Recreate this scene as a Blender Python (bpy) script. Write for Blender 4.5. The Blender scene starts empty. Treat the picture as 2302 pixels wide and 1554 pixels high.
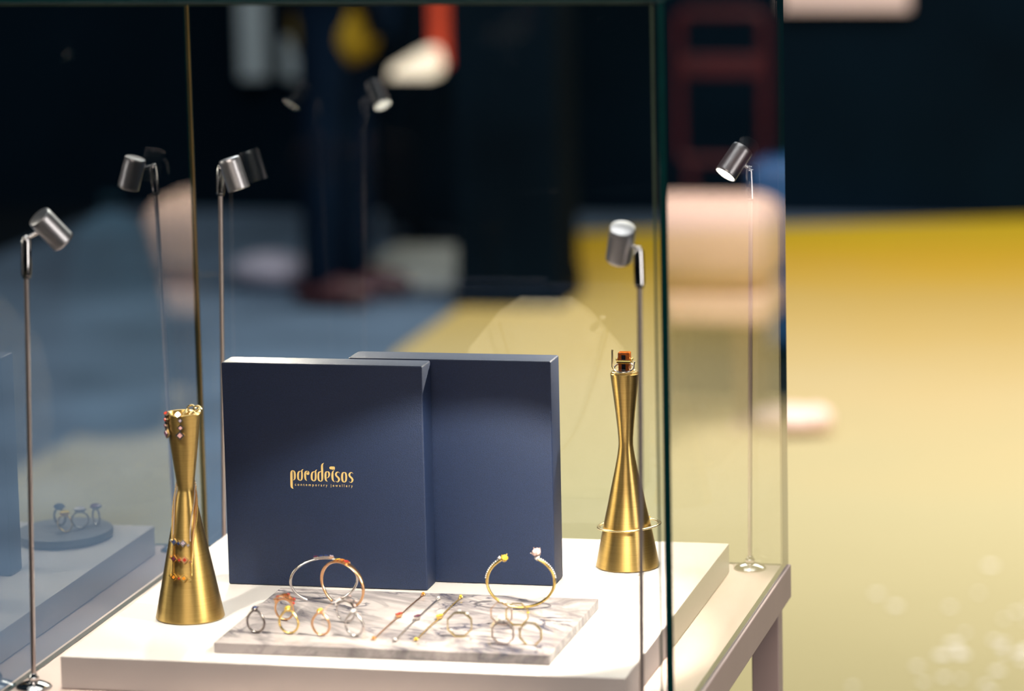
import bpy, bmesh, math, random
from mathutils import Vector, Matrix
from math import sin, cos, pi, radians, sqrt, atan2, degrees, hypot

C = bpy.context.scene.collection
scene = bpy.context.scene
ZT = 0.88                      # height of the plinth top above the floor
TT = ZT - 0.029                # table top height

# ------------------------------------------------------------------ camera
cam_d = bpy.data.cameras.new('camera')
cam = bpy.data.objects.new('camera', cam_d); C.objects.link(cam)
cam_d.sensor_width = 36.0
cam_d.lens = 8432.704 / 2302 * 36.0
cam_d.clip_end = 100
cam_d.clip_start = 0.05
rot = Matrix(((0.97379272, -0.01845612, 0.22668724),
              (0.22644103, 0.17186432, -0.95874247),
              (-0.02126478, 0.98494773, 0.17153944)))
cam.matrix_world = Matrix.Translation((1.1148985, -2.9860697, ZT + 0.8160152)) @ rot.to_4x4()
cam_d.dof.use_dof = True
cam_d.dof.focus_distance = 3.468
cam_d.dof.aperture_fstop = 3.7
cam_d.dof.aperture_blades = 0
scene.camera = cam

# ------------------------------------------------------------------ world, lights, exposure
w = bpy.data.worlds.new('hall'); scene.world = w
w.use_nodes = True
w.node_tree.nodes['Background'].inputs[0].default_value = (0.010, 0.035, 0.060, 1)
w.node_tree.nodes['Background'].inputs[1].default_value = 0.30
scene.view_settings.view_transform = 'Standard'
scene.view_settings.look = 'None'
scene.view_settings.exposure = 0.0
scene.view_settings.gamma = 1.0
scene.cycles.transparent_max_bounces = 32
scene.cycles.max_bounces = 10
scene.cycles.caustics_reflective = False
scene.cycles.caustics_refractive = False


def area(name, loc, target, sx, sy, watts, col):
    l = bpy.data.lights.new(name, 'AREA'); l.shape = 'RECTANGLE'; l.size = sx; l.size_y = sy
    l.energy = watts; l.color = col
    o = bpy.data.objects.new(name, l); C.objects.link(o)
    o.location = loc
    o.rotation_euler = (Vector(target) - Vector(loc)).to_track_quat('-Z', 'Y').to_euler()
    return o


area('hall_light_over_carpet', (0.6, 5.4, 4.6), (0.2, 5.4, 0), 3.0, 5.5, 345, (1.0, 0.95, 0.86))
area('hall_light_over_case', (0.3, 0.0, 4.2), (0.3, 0.0, 0), 2.4, 2.4, 45, (1.0, 0.96, 0.94))
area('hall_light_front', (0.9, -4.6, 3.4), (0.25, 0.2, 0.8), 2.6, 1.4, 90, (1.0, 0.80, 0.70))
area('hall_light_left', (-1.2, 4.6, 3.6), (-1.3, 5.0, 0), 1.2, 1.6, 58, (0.78, 0.86, 1.0))
area('fill_light_over_chair', (1.9, 4.2, 2.6), (1.6, 5.6, 0.4), 0.8, 0.8, 85, (1.0, 0.86, 0.80))  # added out of view to brighten the pink stool
area('fill_light_side_left', (-4.2, 0.2, 2.4), (0.1, 0.2, 1.0), 1.4, 2.2, 50, (1.0, 0.88, 0.76))  # added panel, gives brass and lamp heads bright streaks
area('fill_light_side_right', (4.0, -1.7, 1.5), (0.5, 0.3, 0.75), 1.4, 1.8, 45, (1.0, 0.88, 0.84))  # added panel for streaks on metal and a brighter table side

# ------------------------------------------------------------------ materials
def nodes_of(name):
    m = bpy.data.materials.new(name); m.use_nodes = True
    nt = m.node_tree
    return m, nt, nt.nodes, nt.links


def pmat(name, col, rough=0.5, metal=0.0, spec=0.5, bump=0.0, bscale=800, var=0.0, vscale=30, coat=0.0, emit=None, es=0.0, sheen=0.0):
    m, nt, N, L = nodes_of(name)
    b = N['Principled BSDF']
    b.inputs['Base Color'].default_value = (*col, 1)
    b.inputs['Roughness'].default_value = rough
    b.inputs['Metallic'].default_value = metal
    b.inputs['Specular IOR Level'].default_value = spec
    b.inputs['Coat Weight'].default_value = coat
    b.inputs['Sheen Weight'].default_value = sheen
    if emit:
        b.inputs['Emission Color'].default_value = (*emit, 1)
        b.inputs['Emission Strength'].default_value = es
    tc = N.new('ShaderNodeTexCoord')
    if var > 0:
        n = N.new('ShaderNodeTexNoise'); n.inputs['Scale'].default_value = vscale; n.inputs['Detail'].default_value = 4
        L.new(tc.outputs['Object'], n.inputs['Vector'])
        r = N.new('ShaderNodeValToRGB')
        r.color_ramp.elements[0].position = 0.3; r.color_ramp.elements[1].position = 0.7
        r.color_ramp.elements[0].color = (*[c * (1 - var) for c in col], 1)
        r.color_ramp.elements[1].color = (*[min(1, c * (1 + var)) for c in col], 1)
        L.new(n.outputs['Fac'], r.inputs['Fac']); L.new(r.outputs['Color'], b.inputs['Base Color'])
    if bump > 0:
        n2 = N.new('ShaderNodeTexNoise'); n2.inputs['Scale'].default_value = bscale; n2.inputs['Detail'].default_value = 2
        L.new(tc.outputs['Object'], n2.inputs['Vector'])
        bp = N.new('ShaderNodeBump'); bp.inputs['Strength'].default_value = bump; bp.inputs['Distance'].default_value = 0.001
        L.new(n2.outputs['Fac'], bp.inputs['Height']); L.new(bp.outputs['Normal'], b.inputs['Normal'])
    return m


def glass_mat():
    m, nt, N, L = nodes_of('clear glass')
    N.remove(N['Principled BSDF'])
    out = N['Material Output']
    geo = N.new('ShaderNodeNewGeometry')
    dot = N.new('ShaderNodeVectorMath'); dot.operation = 'DOT_PRODUCT'
    L.new(geo.outputs['Normal'], dot.inputs[0]); L.new(geo.outputs['Incoming'], dot.inputs[1])
    ab = N.new('ShaderNodeMath'); ab.operation = 'ABSOLUTE'; L.new(dot.outputs['Value'], ab.inputs[0])
    su = N.new('ShaderNodeMath'); su.operation = 'SUBTRACT'; su.inputs[0].default_value = 1; L.new(ab.outputs[0], su.inputs[1])
    pw = N.new('ShaderNodeMath'); pw.operation = 'POWER'; pw.inputs[1].default_value = 5; L.new(su.outputs[0], pw.inputs[0])
    ma = N.new('ShaderNodeMath'); ma.operation = 'MULTIPLY_ADD'; ma.inputs[1].default_value = 0.96; ma.inputs[2].default_value = 0.04
    L.new(pw.outputs[0], ma.inputs[0])
    # both faces of the pane together, 2R / (1 + R), given at the face that is entered
    nu = N.new('ShaderNodeMath'); nu.operation = 'MULTIPLY'; nu.inputs[1].default_value = 2.0; L.new(ma.outputs[0], nu.inputs[0])
    de = N.new('ShaderNodeMath'); de.operation = 'ADD'; de.inputs[1].default_value = 1.0; L.new(ma.outputs[0], de.inputs[0])
    dv = N.new('ShaderNodeMath'); dv.operation = 'DIVIDE'; L.new(nu.outputs[0], dv.inputs[0]); L.new(de.outputs[0], dv.inputs[1])
    fr = N.new('ShaderNodeMath'); fr.operation = 'SUBTRACT'; fr.inputs[0].default_value = 1.0; L.new(geo.outputs['Backfacing'], fr.inputs[1])
    ff = N.new('ShaderNodeMath'); ff.operation = 'MULTIPLY'; L.new(dv.outputs[0], ff.inputs[0]); L.new(fr.outputs[0], ff.inputs[1])
    tr = N.new('ShaderNodeBsdfTransparent'); tr.inputs[0].default_value = (0.975, 0.99, 0.985, 1)
    gl = N.new('ShaderNodeBsdfGlossy'); gl.inputs['Roughness'].default_value = 0.0
    mx = N.new('ShaderNodeMixShader')
    L.new(ff.outputs[0], mx.inputs[0]); L.new(tr.outputs[0], mx.inputs[1]); L.new(gl.outputs[0], mx.inputs[2])
    L.new(mx.outputs[0], out.inputs['Surface'])
    return m


def brass_mat():
    m, nt, N, L = nodes_of('brushed brass')
    b = N['Principled BSDF']
    b.inputs['Metallic'].default_value = 1.0
    b.inputs['Roughness'].default_value = 0.33
    b.inputs['Anisotropic'].default_value = 0.5
    b.inputs['Anisotropic Rotation'].default_value = 0.25
    tc = N.new('ShaderNodeTexCoord')
    mp = N.new('ShaderNodeMapping'); mp.inputs['Scale'].default_value = (30, 30, 2600)
    L.new(tc.outputs['Object'], mp.inputs['Vector'])
    n = N.new('ShaderNodeTexNoise'); n.inputs['Scale'].default_value = 1.0; n.inputs['Detail'].default_value = 3
    L.new(mp.outputs['Vector'], n.inputs['Vector'])
    r = N.new('ShaderNodeValToRGB')
    r.color_ramp.elements[0].position = 0.3; r.color_ramp.elements[0].color = (0.57, 0.385, 0.12, 1)
    r.color_ramp.elements[1].position = 0.7; r.color_ramp.elements[1].color = (0.70, 0.485, 0.17, 1)
    L.new(n.outputs['Fac'], r.inputs['Fac']); L.new(r.outputs['Color'], b.inputs['Base Color'])
    tg = N.new('ShaderNodeTangent'); tg.direction_type = 'RADIAL'; tg.axis = 'Z'
    L.new(tg.outputs['Tangent'], b.inputs['Tangent'])
    return m


def marble_mat():
    m, nt, N, L = nodes_of('grey veined marble')
    b = N['Principled BSDF']; b.inputs['Roughness'].default_value = 0.10
    b.inputs['Specular IOR Level'].default_value = 0.6
    tc = N.new('ShaderNodeTexCoord')
    mp0 = N.new('ShaderNodeMapping'); mp0.inputs['Rotation'].default_value = (0.25, 0.35, radians(36))
    L.new(tc.outputs['Object'], mp0.inputs['Vector'])
    mp = N.new('ShaderNodeMapping'); mp.inputs['Scale'].default_value = (4.6, 22, 20); mp.inputs['Location'].default_value = (0.3, 0.9, 0.2)
    L.new(mp0.outputs['Vector'], mp.inputs['Vector'])
    n1 = N.new('ShaderNodeTexNoise'); n1.inputs['Scale'].default_value = 1.1; n1.inputs['Detail'].default_value = 8
    n1.inputs['Roughness'].default_value = 0.62; n1.inputs['Distortion'].default_value = 0.9
    L.new(mp.outputs['Vector'], n1.inputs['Vector'])
    r1 = N.new('ShaderNodeValToRGB'); e = r1.color_ramp.elements
    e[0].position = 0.30; e[0].color = (0.085, 0.078, 0.092, 1)
    e[1].position = 0.58; e[1].color = (0.53, 0.475, 0.475, 1)
    x = e.new(0.43); x.color = (0.27, 0.24, 0.25, 1)
    L.new(n1.outputs['Fac'], r1.inputs['Fac'])
    mp1 = N.new('ShaderNodeMapping'); mp1.inputs['Rotation'].default_value = (0.25, 0.35, radians(30))
    L.new(tc.outputs['Object'], mp1.inputs['Vector'])
    mp2 = N.new('ShaderNodeMapping'); mp2.inputs['Scale'].default_value = (4.2, 17, 16); mp2.inputs['Location'].default_value = (1.7, 0.35, 0.6)
    L.new(mp1.outputs['Vector'], mp2.inputs['Vector'])
    n2 = N.new('ShaderNodeTexNoise'); n2.inputs['Scale'].default_value = 1.5; n2.inputs['Detail'].default_value = 6
    n2.inputs['Distortion'].default_value = 1.3
    L.new(mp2.outputs['Vector'], n2.inputs['Vector'])
    r2 = N.new('ShaderNodeValToRGB'); e = r2.color_ramp.elements
    e[0].position = 0.462; e[0].color = (0, 0, 0, 1)
    e[1].position = 0.538; e[1].color = (0, 0, 0, 1)
    x = e.new(0.5); x.color = (1, 1, 1, 1)
    L.new(n2.outputs['Fac'], r2.inputs['Fac'])
    n3 = N.new('ShaderNodeTexNoise'); n3.inputs['Scale'].default_value = 13; L.new(tc.outputs['Object'], n3.inputs['Vector'])
    r3 = N.new('ShaderNodeValToRGB'); r3.color_ramp.elements[0].position = 0.45; r3.color_ramp.elements[1].position = 0.62
    L.new(n3.outputs['Fac'], r3.inputs['Fac'])
    mu = N.new('ShaderNodeMath'); mu.operation = 'MULTIPLY'
    L.new(r2.outputs['Color'], mu.inputs[0]); L.new(r3.outputs['Color'], mu.inputs[1])
    mx = N.new('ShaderNodeMixRGB'); mx.inputs[2].default_value = (0.045, 0.045, 0.075, 1)
    L.new(mu.outputs[0], mx.inputs[0]); L.new(r1.outputs['Color'], mx.inputs[1])
    L.new(mx.outputs['Color'], b.inputs['Base Color'])
    return m


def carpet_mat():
    """carpet with a colour ramp by depth, green-beige near to yellow at the far end"""
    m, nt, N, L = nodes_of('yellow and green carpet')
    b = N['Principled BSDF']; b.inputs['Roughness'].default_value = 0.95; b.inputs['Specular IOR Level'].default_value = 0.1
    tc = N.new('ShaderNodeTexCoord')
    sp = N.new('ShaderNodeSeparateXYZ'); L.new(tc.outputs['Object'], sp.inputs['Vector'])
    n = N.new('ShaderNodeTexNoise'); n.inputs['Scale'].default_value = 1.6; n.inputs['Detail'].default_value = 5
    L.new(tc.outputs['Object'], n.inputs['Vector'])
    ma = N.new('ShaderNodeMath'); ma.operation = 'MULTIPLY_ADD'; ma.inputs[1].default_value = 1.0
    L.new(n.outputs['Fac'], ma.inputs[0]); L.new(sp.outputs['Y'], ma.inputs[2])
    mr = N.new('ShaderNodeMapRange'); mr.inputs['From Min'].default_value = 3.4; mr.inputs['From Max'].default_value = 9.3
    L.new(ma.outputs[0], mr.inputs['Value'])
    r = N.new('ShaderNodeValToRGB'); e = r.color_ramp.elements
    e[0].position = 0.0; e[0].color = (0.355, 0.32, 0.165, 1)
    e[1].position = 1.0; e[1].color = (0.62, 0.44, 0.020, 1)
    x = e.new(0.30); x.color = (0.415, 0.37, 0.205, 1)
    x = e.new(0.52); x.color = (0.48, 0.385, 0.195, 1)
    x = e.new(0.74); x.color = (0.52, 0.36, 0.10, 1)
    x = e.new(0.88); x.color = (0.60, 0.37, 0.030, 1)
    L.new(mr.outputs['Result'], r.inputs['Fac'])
    n2 = N.new('ShaderNodeTexNoise'); n2.inputs['Scale'].default_value = 90; n2.inputs['Detail'].default_value = 4
    L.new(tc.outputs['Object'], n2.inputs['Vector'])
    mx = N.new('ShaderNodeMixRGB'); mx.blend_type = 'MULTIPLY'; mx.inputs[0].default_value = 0.5
    L.new(r.outputs['Color'], mx.inputs[1]); L.new(n2.outputs['Color'], mx.inputs[2])
    hs = N.new('ShaderNodeHueSaturation'); hs.inputs['Value'].default_value = 1.32
    L.new(mx.outputs['Color'], hs.inputs['Color'])
    L.new(r.outputs['Color'], b.inputs['Base Color'])
    bp = N.new('ShaderNodeBump'); bp.inputs['Strength'].default_value = 0.4; bp.inputs['Distance'].default_value = 0.01
    L.new(n2.outputs['Fac'], bp.inputs['Height']); L.new(bp.outputs['Normal'], b.inputs['Normal'])
    return m


M = {}
M['glass'] = glass_mat()
M['edge'] = pmat('green glass edge', (0.000, 0.035, 0.036), rough=0.25, var=0.15, vscale=40)
M['seam_green'] = pmat('pale polished glass seam', (0.14, 0.20, 0.14), rough=0.3, var=0.2, vscale=25)
M['glint_gold'] = pmat('gold corner glint', (0.26, 0.17, 0.05), rough=0.3, var=0.3, vscale=8)  # gold of the lamp-lit glass edge put into the colour
M['plinth'] = pmat('white lacquer', (0.74, 0.695, 0.68), rough=0.38, var=0.02, vscale=9)
M['table'] = pmat('pale pink lacquer', (0.78, 0.62, 0.57), rough=0.45, var=0.03, vscale=12)
M['navy'] = pmat('navy linen paper', (0.0065, 0.0170, 0.056), rough=0.56, spec=0.44, bump=0.35, bscale=1500, var=0.22, vscale=900)
M['foil'] = pmat('gold foil print', (0.80, 0.57, 0.22), rough=0.42, metal=0.25, var=0.05, vscale=200)
M['brass'] = brass_mat()
M['marble'] = marble_mat()
M['chrome'] = pmat('polished chrome', (0.80, 0.79, 0.80), rough=0.10, metal=1, var=0.03, vscale=60)
M['rod'] = pmat('satin steel rod', (0.62, 0.54, 0.52), rough=0.36, metal=1, var=0.05, vscale=60)
M['alu'] = pmat('brushed aluminium', (0.78, 0.77, 0.80), rough=0.36, metal=1, var=0.05, vscale=400)
M['lens'] = pmat('lit lamp lens', (1, 1, 1), rough=0.5, emit=(1.0, 0.93, 0.78), es=14, var=0.01)
M['gold'] = pmat('yellow gold', (0.92, 0.66, 0.22), rough=0.27, metal=1, var=0.04, vscale=300)
M['paleg'] = pmat('pale gold', (0.90, 0.72, 0.38), rough=0.27, metal=1, var=0.04, vscale=300)
M['rose'] = pmat('rose gold', (0.86, 0.50, 0.27), rough=0.28, metal=1, var=0.04, vscale=300)
M['rosepale'] = pmat('pale rose gold', (0.84, 0.68, 0.60), rough=0.27, metal=1, var=0.04, vscale=300)
M['silver'] = pmat('white gold', (0.64, 0.60, 0.585), rough=0.26, metal=1, var=0.04, vscale=300)
M['gun'] = pmat('blackened silver', (0.20, 0.17, 0.165), rough=0.25, metal=1, var=0.08, vscale=300)


def gem(name, col, em=0.0):
    return pmat(name, col, rough=0.06, spec=0.9, coat=0.6, var=0.25, vscale=500)


M['g_blue'] = gem('blue gemstone', (0.02, 0.035, 0.12))
M['g_red'] = gem('red gemstone', (0.42, 0.035, 0.02))
M['g_orange'] = gem('orange gemstone', (0.75, 0.24, 0.02))
M['g_yellow'] = gem('yellow gemstone', (0.80, 0.55, 0.05))
M['g_pink'] = gem('pink gemstone', (0.55, 0.30, 0.30))
M['g_morganite'] = gem('pale pink gemstone', (0.62, 0.42, 0.40))
M['g_violet'] = gem('dark violet gemstone', (0.10, 0.015, 0.045))
M['g_lilac'] = gem('lilac gemstone', (0.40, 0.32, 0.40))
M['g_white'] = gem('white gemstone', (0.78, 0.76, 0.76))
M['g_amber'] = gem('brown amber gemstone', (0.30, 0.075, 0.012))
M['g_black'] = gem('black onyx', (0.01, 0.012, 0.016))
M['pearl'] = pmat('pearl', (0.82, 0.78, 0.75), rough=0.18, coat=0.5, var=0.03, vscale=200)
M['slate'] = pmat('dark grey slate', (0.10, 0.105, 0.12), rough=0.5, bump=0.4, bscale=120, var=0.2, vscale=60)
M['cream'] = pmat('cream velvet', (0.92, 0.83, 0.66), rough=0.9, var=0.04, vscale=120)
M['wall'] = pmat('navy black drape', (0.0012, 0.0060, 0.0125), rough=0.95, spec=0.05, var=0.3, vscale=1.5)
M['black'] = pmat('black panel', (0.0012, 0.0050, 0.0100), rough=0.9, spec=0.05, var=0.3, vscale=3)
M['floor'] = pmat('blue grey carpet', (0.095, 0.14, 0.21), rough=0.95, spec=0.1, var=0.30, vscale=2.2, bump=0.3, bscale=150)
M['stage'] = pmat('black stage floor', (0.004, 0.007, 0.011), rough=0.9, spec=0.05, var=0.2, vscale=3)
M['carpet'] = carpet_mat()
M['chair'] = pmat('pale pink upholstery', (0.88, 0.62, 0.50), rough=0.85, var=0.05, vscale=7)
M['chairleg'] = pmat('brown wood', (0.16, 0.10, 0.045), rough=0.6, var=0.2, vscale=15)
M['red'] = pmat('dark red lacquer', (0.085, 0.005, 0.008), rough=0.5, var=0.2, vscale=8)
M['blue'] = pmat('blue shell', (0.02, 0.10, 0.28), rough=0.5, var=0.1, vscale=8)
M['teal'] = pmat('dark teal fabric', (0.010, 0.055, 0.10), rough=0.9, var=0.3, vscale=6)
M['salmon'] = pmat('salmon fabric', (0.42, 0.25, 0.20), rough=0.9, var=0.2, vscale=9)
M['lavender'] = pmat('pale lavender fabric', (0.42, 0.40, 0.50), rough=0.9, var=0.1, vscale=9)
M['palegrey'] = pmat('pale grey board', (0.44, 0.45, 0.42), rough=0.8, var=0.08, vscale=4)
M['greypost'] = pmat('grey post', (0.40, 0.47, 0.52), rough=0.7, var=0.1, vscale=5)
M['pinkboard'] = pmat('pale pink board', (0.75, 0.60, 0.58), rough=0.7, var=0.06, vscale=5)
M['trouser'] = pmat('navy trousers', (0.002, 0.007, 0.018), rough=0.95, spec=0.05, var=0.2, vscale=12)
M['mustard'] = pmat('mustard jacket', (0.26, 0.17, 0.012), rough=0.9, spec=0.1, var=0.3, vscale=14)
M['skin'] = pmat('skin', (0.55, 0.33, 0.24), rough=0.55, var=0.05, vscale=20)
M['hair'] = pmat('dark hair', (0.03, 0.02, 0.015), rough=0.5, var=0.2, vscale=80)
M['shoe'] = pmat('dark red shoe', (0.045, 0.010, 0.014), rough=0.5, var=0.1, vscale=30)
M['lampshade'] = pmat('lit white shade', (0.9, 0.8, 0.7), rough=0.6, emit=(1.0, 0.80, 0.60), es=1.25, var=0.03)
M['redlit'] = pmat('lit red panel', (0.5, 0.05, 0.02), rough=0.6, emit=(0.75, 0.07, 0.02), es=0.35, var=0.1)
M['rim'] = pmat('grey rim', (0.1, 0.1, 0.11), rough=0.5, var=0.1)
M['pouch'] = pmat('pale pink pouch', (0.88, 0.66, 0.58), rough=0.8, var=0.06, vscale=18)
M['fleck'] = pmat('pale fleck', (0.80, 0.78, 0.70), rough=0.6, var=0.03)

# ------------------------------------------------------------------ helpers
def link(o, parent=None):
    C.objects.link(o)
    if parent is not None:
        o.parent = parent
    return o


def obj(name, bm, mats, parent=None, loc=(0, 0, 0), rotz=0.0, smooth=False):
    me = bpy.data.meshes.new(name)
    bmesh.ops.recalc_face_normals(bm, faces=bm.faces)
    bm.to_mesh(me); bm.free()
    if not isinstance(mats, (list, tuple)):
        mats = [mats]
    for m in mats:
        me.materials.append(m)
    if smooth:
        me.polygons.foreach_set('use_smooth', [True] * len(me.polygons))
        try:
            me.set_sharp_from_angle(angle=radians(38))
        except Exception:
            pass
    o = bpy.data.objects.new(name, me)
    o.location = loc; o.rotation_euler = (0, 0, rotz)
    return link(o, parent)


def tag(o, label, cat, group=None):
    o['label'] = label; o['category'] = cat
    if group:
        o['group'] = group
    return o


def thing(name, label, cat, loc=(0, 0, 0), rotz=0.0, group=None):
    o = bpy.data.objects.new(name, None); C.objects.link(o)
    o.empty_display_size = 0.02
    o.location = loc; o.rotation_euler = (0, 0, rotz)
    return tag(o, label, cat, group)


def struct(name, bm, m, loc=(0, 0, 0)):
    o = obj(name, bm, m, loc=loc); o['kind'] = 'structure'
    return o


def box(bm, x0, x1, y0, y1, z0, z1, mat=0, bev=0.0, seg=2):
    vs = [bm.verts.new((x, y, z)) for x in (x0, x1) for y in (y0, y1) for z in (z0, z1)]
    idx = [(0, 1, 3, 2), (4, 6, 7, 5), (0, 4, 5, 1), (2, 3, 7, 6), (0, 2, 6, 4), (1, 5, 7, 3)]
    fs = [bm.faces.new([vs[i] for i in f]) for f in idx]
    for f in fs:
        f.material_index = mat
    if bev > 0:
        es = list({e for f in fs for e in f.edges})
        bmesh.ops.bevel(bm, geom=es, offset=bev, segments=seg, profile=0.5, affect='EDGES', material=-1)
    return fs


def obox(bm, c, dims, R=None, mat=0):
    """box of size dims centred on c, turned by the 3x3 matrix R"""
    R = R or Matrix.Identity(3)
    hx, hy, hz = [d / 2 for d in dims]
    vs = [bm.verts.new(Vector(c) + R @ Vector((x, y, z))) for x in (-hx, hx) for y in (-hy, hy) for z in (-hz, hz)]
    idx = [(0, 1, 3, 2), (4, 6, 7, 5), (0, 4, 5, 1), (2, 3, 7, 6), (0, 2, 6, 4), (1, 5, 7, 3)]
    for f in idx:
        bm.faces.new([vs[i] for i in f]).material_index = mat


def lathe(bm, prof, n=48, T=None, mat=0, caps=True):
    T = T or Matrix.Identity(4)
    rings = []
    for r, z in prof:
        if r < 1e-7:
            rings.append([bm.verts.new(T @ Vector((0, 0, z)))])
        else:
            rings.append([bm.verts.new(T @ Vector((r * cos(2 * pi * i / n), r * sin(2 * pi * i / n), z))) for i in range(n)])
    for a, b in zip(rings, rings[1:]):
        for i in range(n):
            j = (i + 1) % n
            if len(a) == 1 and len(b) == 1:
                continue
            if len(a) == 1:
                f = bm.faces.new((a[0], b[i], b[j]))
            elif len(b) == 1:
                f = bm.faces.new((a[i], a[j], b[0]))
            else:
                f = bm.faces.new((a[i], a[j], b[j], b[i]))
            f.material_index = mat
    if caps:
        for rg in (rings[0], rings[-1]):
            if len(rg) > 2:
                bm.faces.new(rg).material_index = mat


def sweep(bm, pts, wid, closed=False, n=10, hgt=None, up=None, mat=0, square=False):
    """tube along pts; wid / hgt are half sizes (number or list); up fixes the section's height direction"""
    pts = [Vector(p) for p in pts]; N = len(pts)
    W = wid if isinstance(wid, (list, tuple)) else [wid] * N
    H = W if hgt is None else (hgt if isinstance(hgt, (list, tuple)) else [hgt] * N)
    rings = []; prev = None
    for i in range(N):
        a = pts[(i - 1) % N] if (closed or i > 0) else pts[i]
        b = pts[(i + 1) % N] if (closed or i < N - 1) else pts[i]
        t = (b - a).normalized()
        if up is not None:
            s = t.cross(Vector(up))
            s = s.normalized() if s.length > 1e-6 else Vector((1, 0, 0))
        else:
            if prev is None:
                ref = Vector((0, 0, 1)) if abs(t.z) < 0.9 else Vector((1, 0, 0))
                s = t.cross(ref).normalized()
            else:
                s = (prev - t * prev.dot(t)).normalized()
        prev = s
        u = s.cross(t)
        if square:
            sec = [(-1, -1), (1, -1), (1, 1), (-1, 1)]
        else:
            sec = [(cos(2 * pi * k / n), sin(2 * pi * k / n)) for k in range(n)]
        rings.append([bm.verts.new(pts[i] + s * (W[i] * x) + u * (H[i] * y)) for x, y in sec])
    k = len(rings[0])
    for i in range(N if closed else N - 1):
        a, b = rings[i], rings[(i + 1) % N]
        for j in range(k):
            bm.faces.new((a[j], a[(j + 1) % k], b[(j + 1) % k], b[j])).material_index = mat
    if not closed:
        bm.faces.new(rings[0]).material_index = mat
        bm.faces.new(rings[-1]).material_index = mat


def sphere(bm, c, r, sc=(1, 1, 1), u=12, v=8, mat=0, R=None):
    T = Matrix.Translation(Vector(c)) @ (R.to_4x4() if R else Matrix.Identity(4)) @ Matrix.Diagonal((r * sc[0], r * sc[1], r * sc[2], 1))
    res = bmesh.ops.create_uvsphere(bm, u_segments=u, v_segments=v, radius=1, matrix=T)
    for f in {f for vv in res['verts'] for f in vv.link_faces}:
        f.material_index = mat


def gemcut(bm, c, r, h, R=None, n=8, mat=0, sx=1.0):
    """small faceted stone: flat table, crown, girdle and pavilion, axis along R's z"""
    R = R or Matrix.Identity(3)
    T = Matrix.Translation(Vector(c)) @ R.to_4x4() @ Matrix.Diagonal((sx, 1, 1, 1))
    lathe(bm, [(0, -h * 0.6), (r, 0), (r, h * 0.08), (r * 0.62, h * 0.4), (0, h * 0.4)], n=n, T=T, mat=mat)


def prism(bm, poly, d0, d1, f, mat=0):
    """poly of 2-D points pushed from depth d0 to d1; f(u, v, d) gives the 3-D point"""
    a = [bm.verts.new(f(u, v, d0)) for u, v in poly]
    b = [bm.verts.new(f(u, v, d1)) for u, v in poly]
    bm.faces.new(a).material_index = mat
    bm.faces.new(list(reversed(b))).material_index = mat
    n = len(poly)
    for i in range(n):
        j = (i + 1) % n
        bm.faces.new((a[i], a[j], b[j], b[i])).material_index = mat


def rot_to(d):
    """3x3 matrix whose z axis is d"""
    return Vector(d).to_track_quat('Z', 'Y').to_matrix()


# ================================================================== the hall
bm = bmesh.new(); box(bm, -9, 9, -9, 14, -0.05, 0.0)
struct('floor', bm, M['floor'])
bm = bmesh.new(); box(bm, 0.95, 8.9, 5.8, 8.95, 0.0005, 0.004)
tag(obj('dark_floor_zone', bm, M['stage']), 'black floor covering on the right beyond the yellow carpet', 'carpet')
bm = bmesh.new(); box(bm, 1.8, 8.9, 1.65, 5.75, 0.0005, 0.004)
tag(obj('dark_floor_zone', bm, M['stage']), 'black floor covering beside the pink stool', 'carpet')
bm = bmesh.new(); box(bm, -8.9, -3.1, 4.5, 8.95, 0.0005, 0.004)  # dark sheet added where little light reaches the blue floor
tag(obj('dark_floor_zone', bm, M['stage']), 'black sheet added at the far left to darken the unlit floor', 'carpet')
bm = bmesh.new(); box(bm, -9, 9, -9, 1.6, 0.0005, 0.004)
tag(obj('dark_floor_zone', bm, M['stage']), 'black floor covering under and before the glass case', 'carpet')
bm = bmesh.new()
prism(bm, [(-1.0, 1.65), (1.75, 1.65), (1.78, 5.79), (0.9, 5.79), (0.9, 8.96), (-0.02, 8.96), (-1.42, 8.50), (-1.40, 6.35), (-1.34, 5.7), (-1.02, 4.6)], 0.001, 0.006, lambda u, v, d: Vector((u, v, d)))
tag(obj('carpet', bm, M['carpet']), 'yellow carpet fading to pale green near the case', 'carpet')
bm = bmesh.new(); box(bm, -9, 9, 8.97, 9.2, 0, 5)
struct('wall_back', bm, M['wall'])
bm = bmesh.new(); box(bm, -9.12, -9.0, -9, 9.2, 0, 5)
struct('wall_left', bm, M['wall'])
bm = bmesh.new(); box(bm, 9.0, 9.12, -9, 9.2, 0, 5)
struct('wall_right', bm, M['wall'])
bm = bmesh.new(); box(bm, -9, 9, -9.12, -9.0, 0, 5)
struct('wall_front', bm, M['wall'])

# black pillar and panel
bm = bmesh.new(); box(bm, -0.147, 0.147, -0.14, 0.14, 0.0, 3.4, bev=0.01); box(bm, -0.152, 0.152, -0.145, 0.145, 0, 0.08)
tag(obj('pillar', bm, M['black'], loc=(-1.27, 7.2, 0.004)), 'black square pillar standing on the far edge of the yellow carpet', 'pillar')
bm = bmesh.new(); box(bm, -0.30, 0.30, -0.03, 0.03, 0.06, 2.6, bev=0.01)
t = thing('partition_panel', 'black free-standing panel left behind the black pillar', 'panel', (-1.62, 8.2, 0))
obj('board', bm, M['black'], t)
for sx in (-0.22, 0.22):
    b2 = bmesh.new(); box(b2, sx - 0.02, sx + 0.02, -0.15, 0.15, 0.0, 0.03); box(b2, sx - 0.015, sx + 0.015, -0.015, 0.015, 0.03, 0.07)
    obj('foot', b2, M['black'], t)
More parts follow.
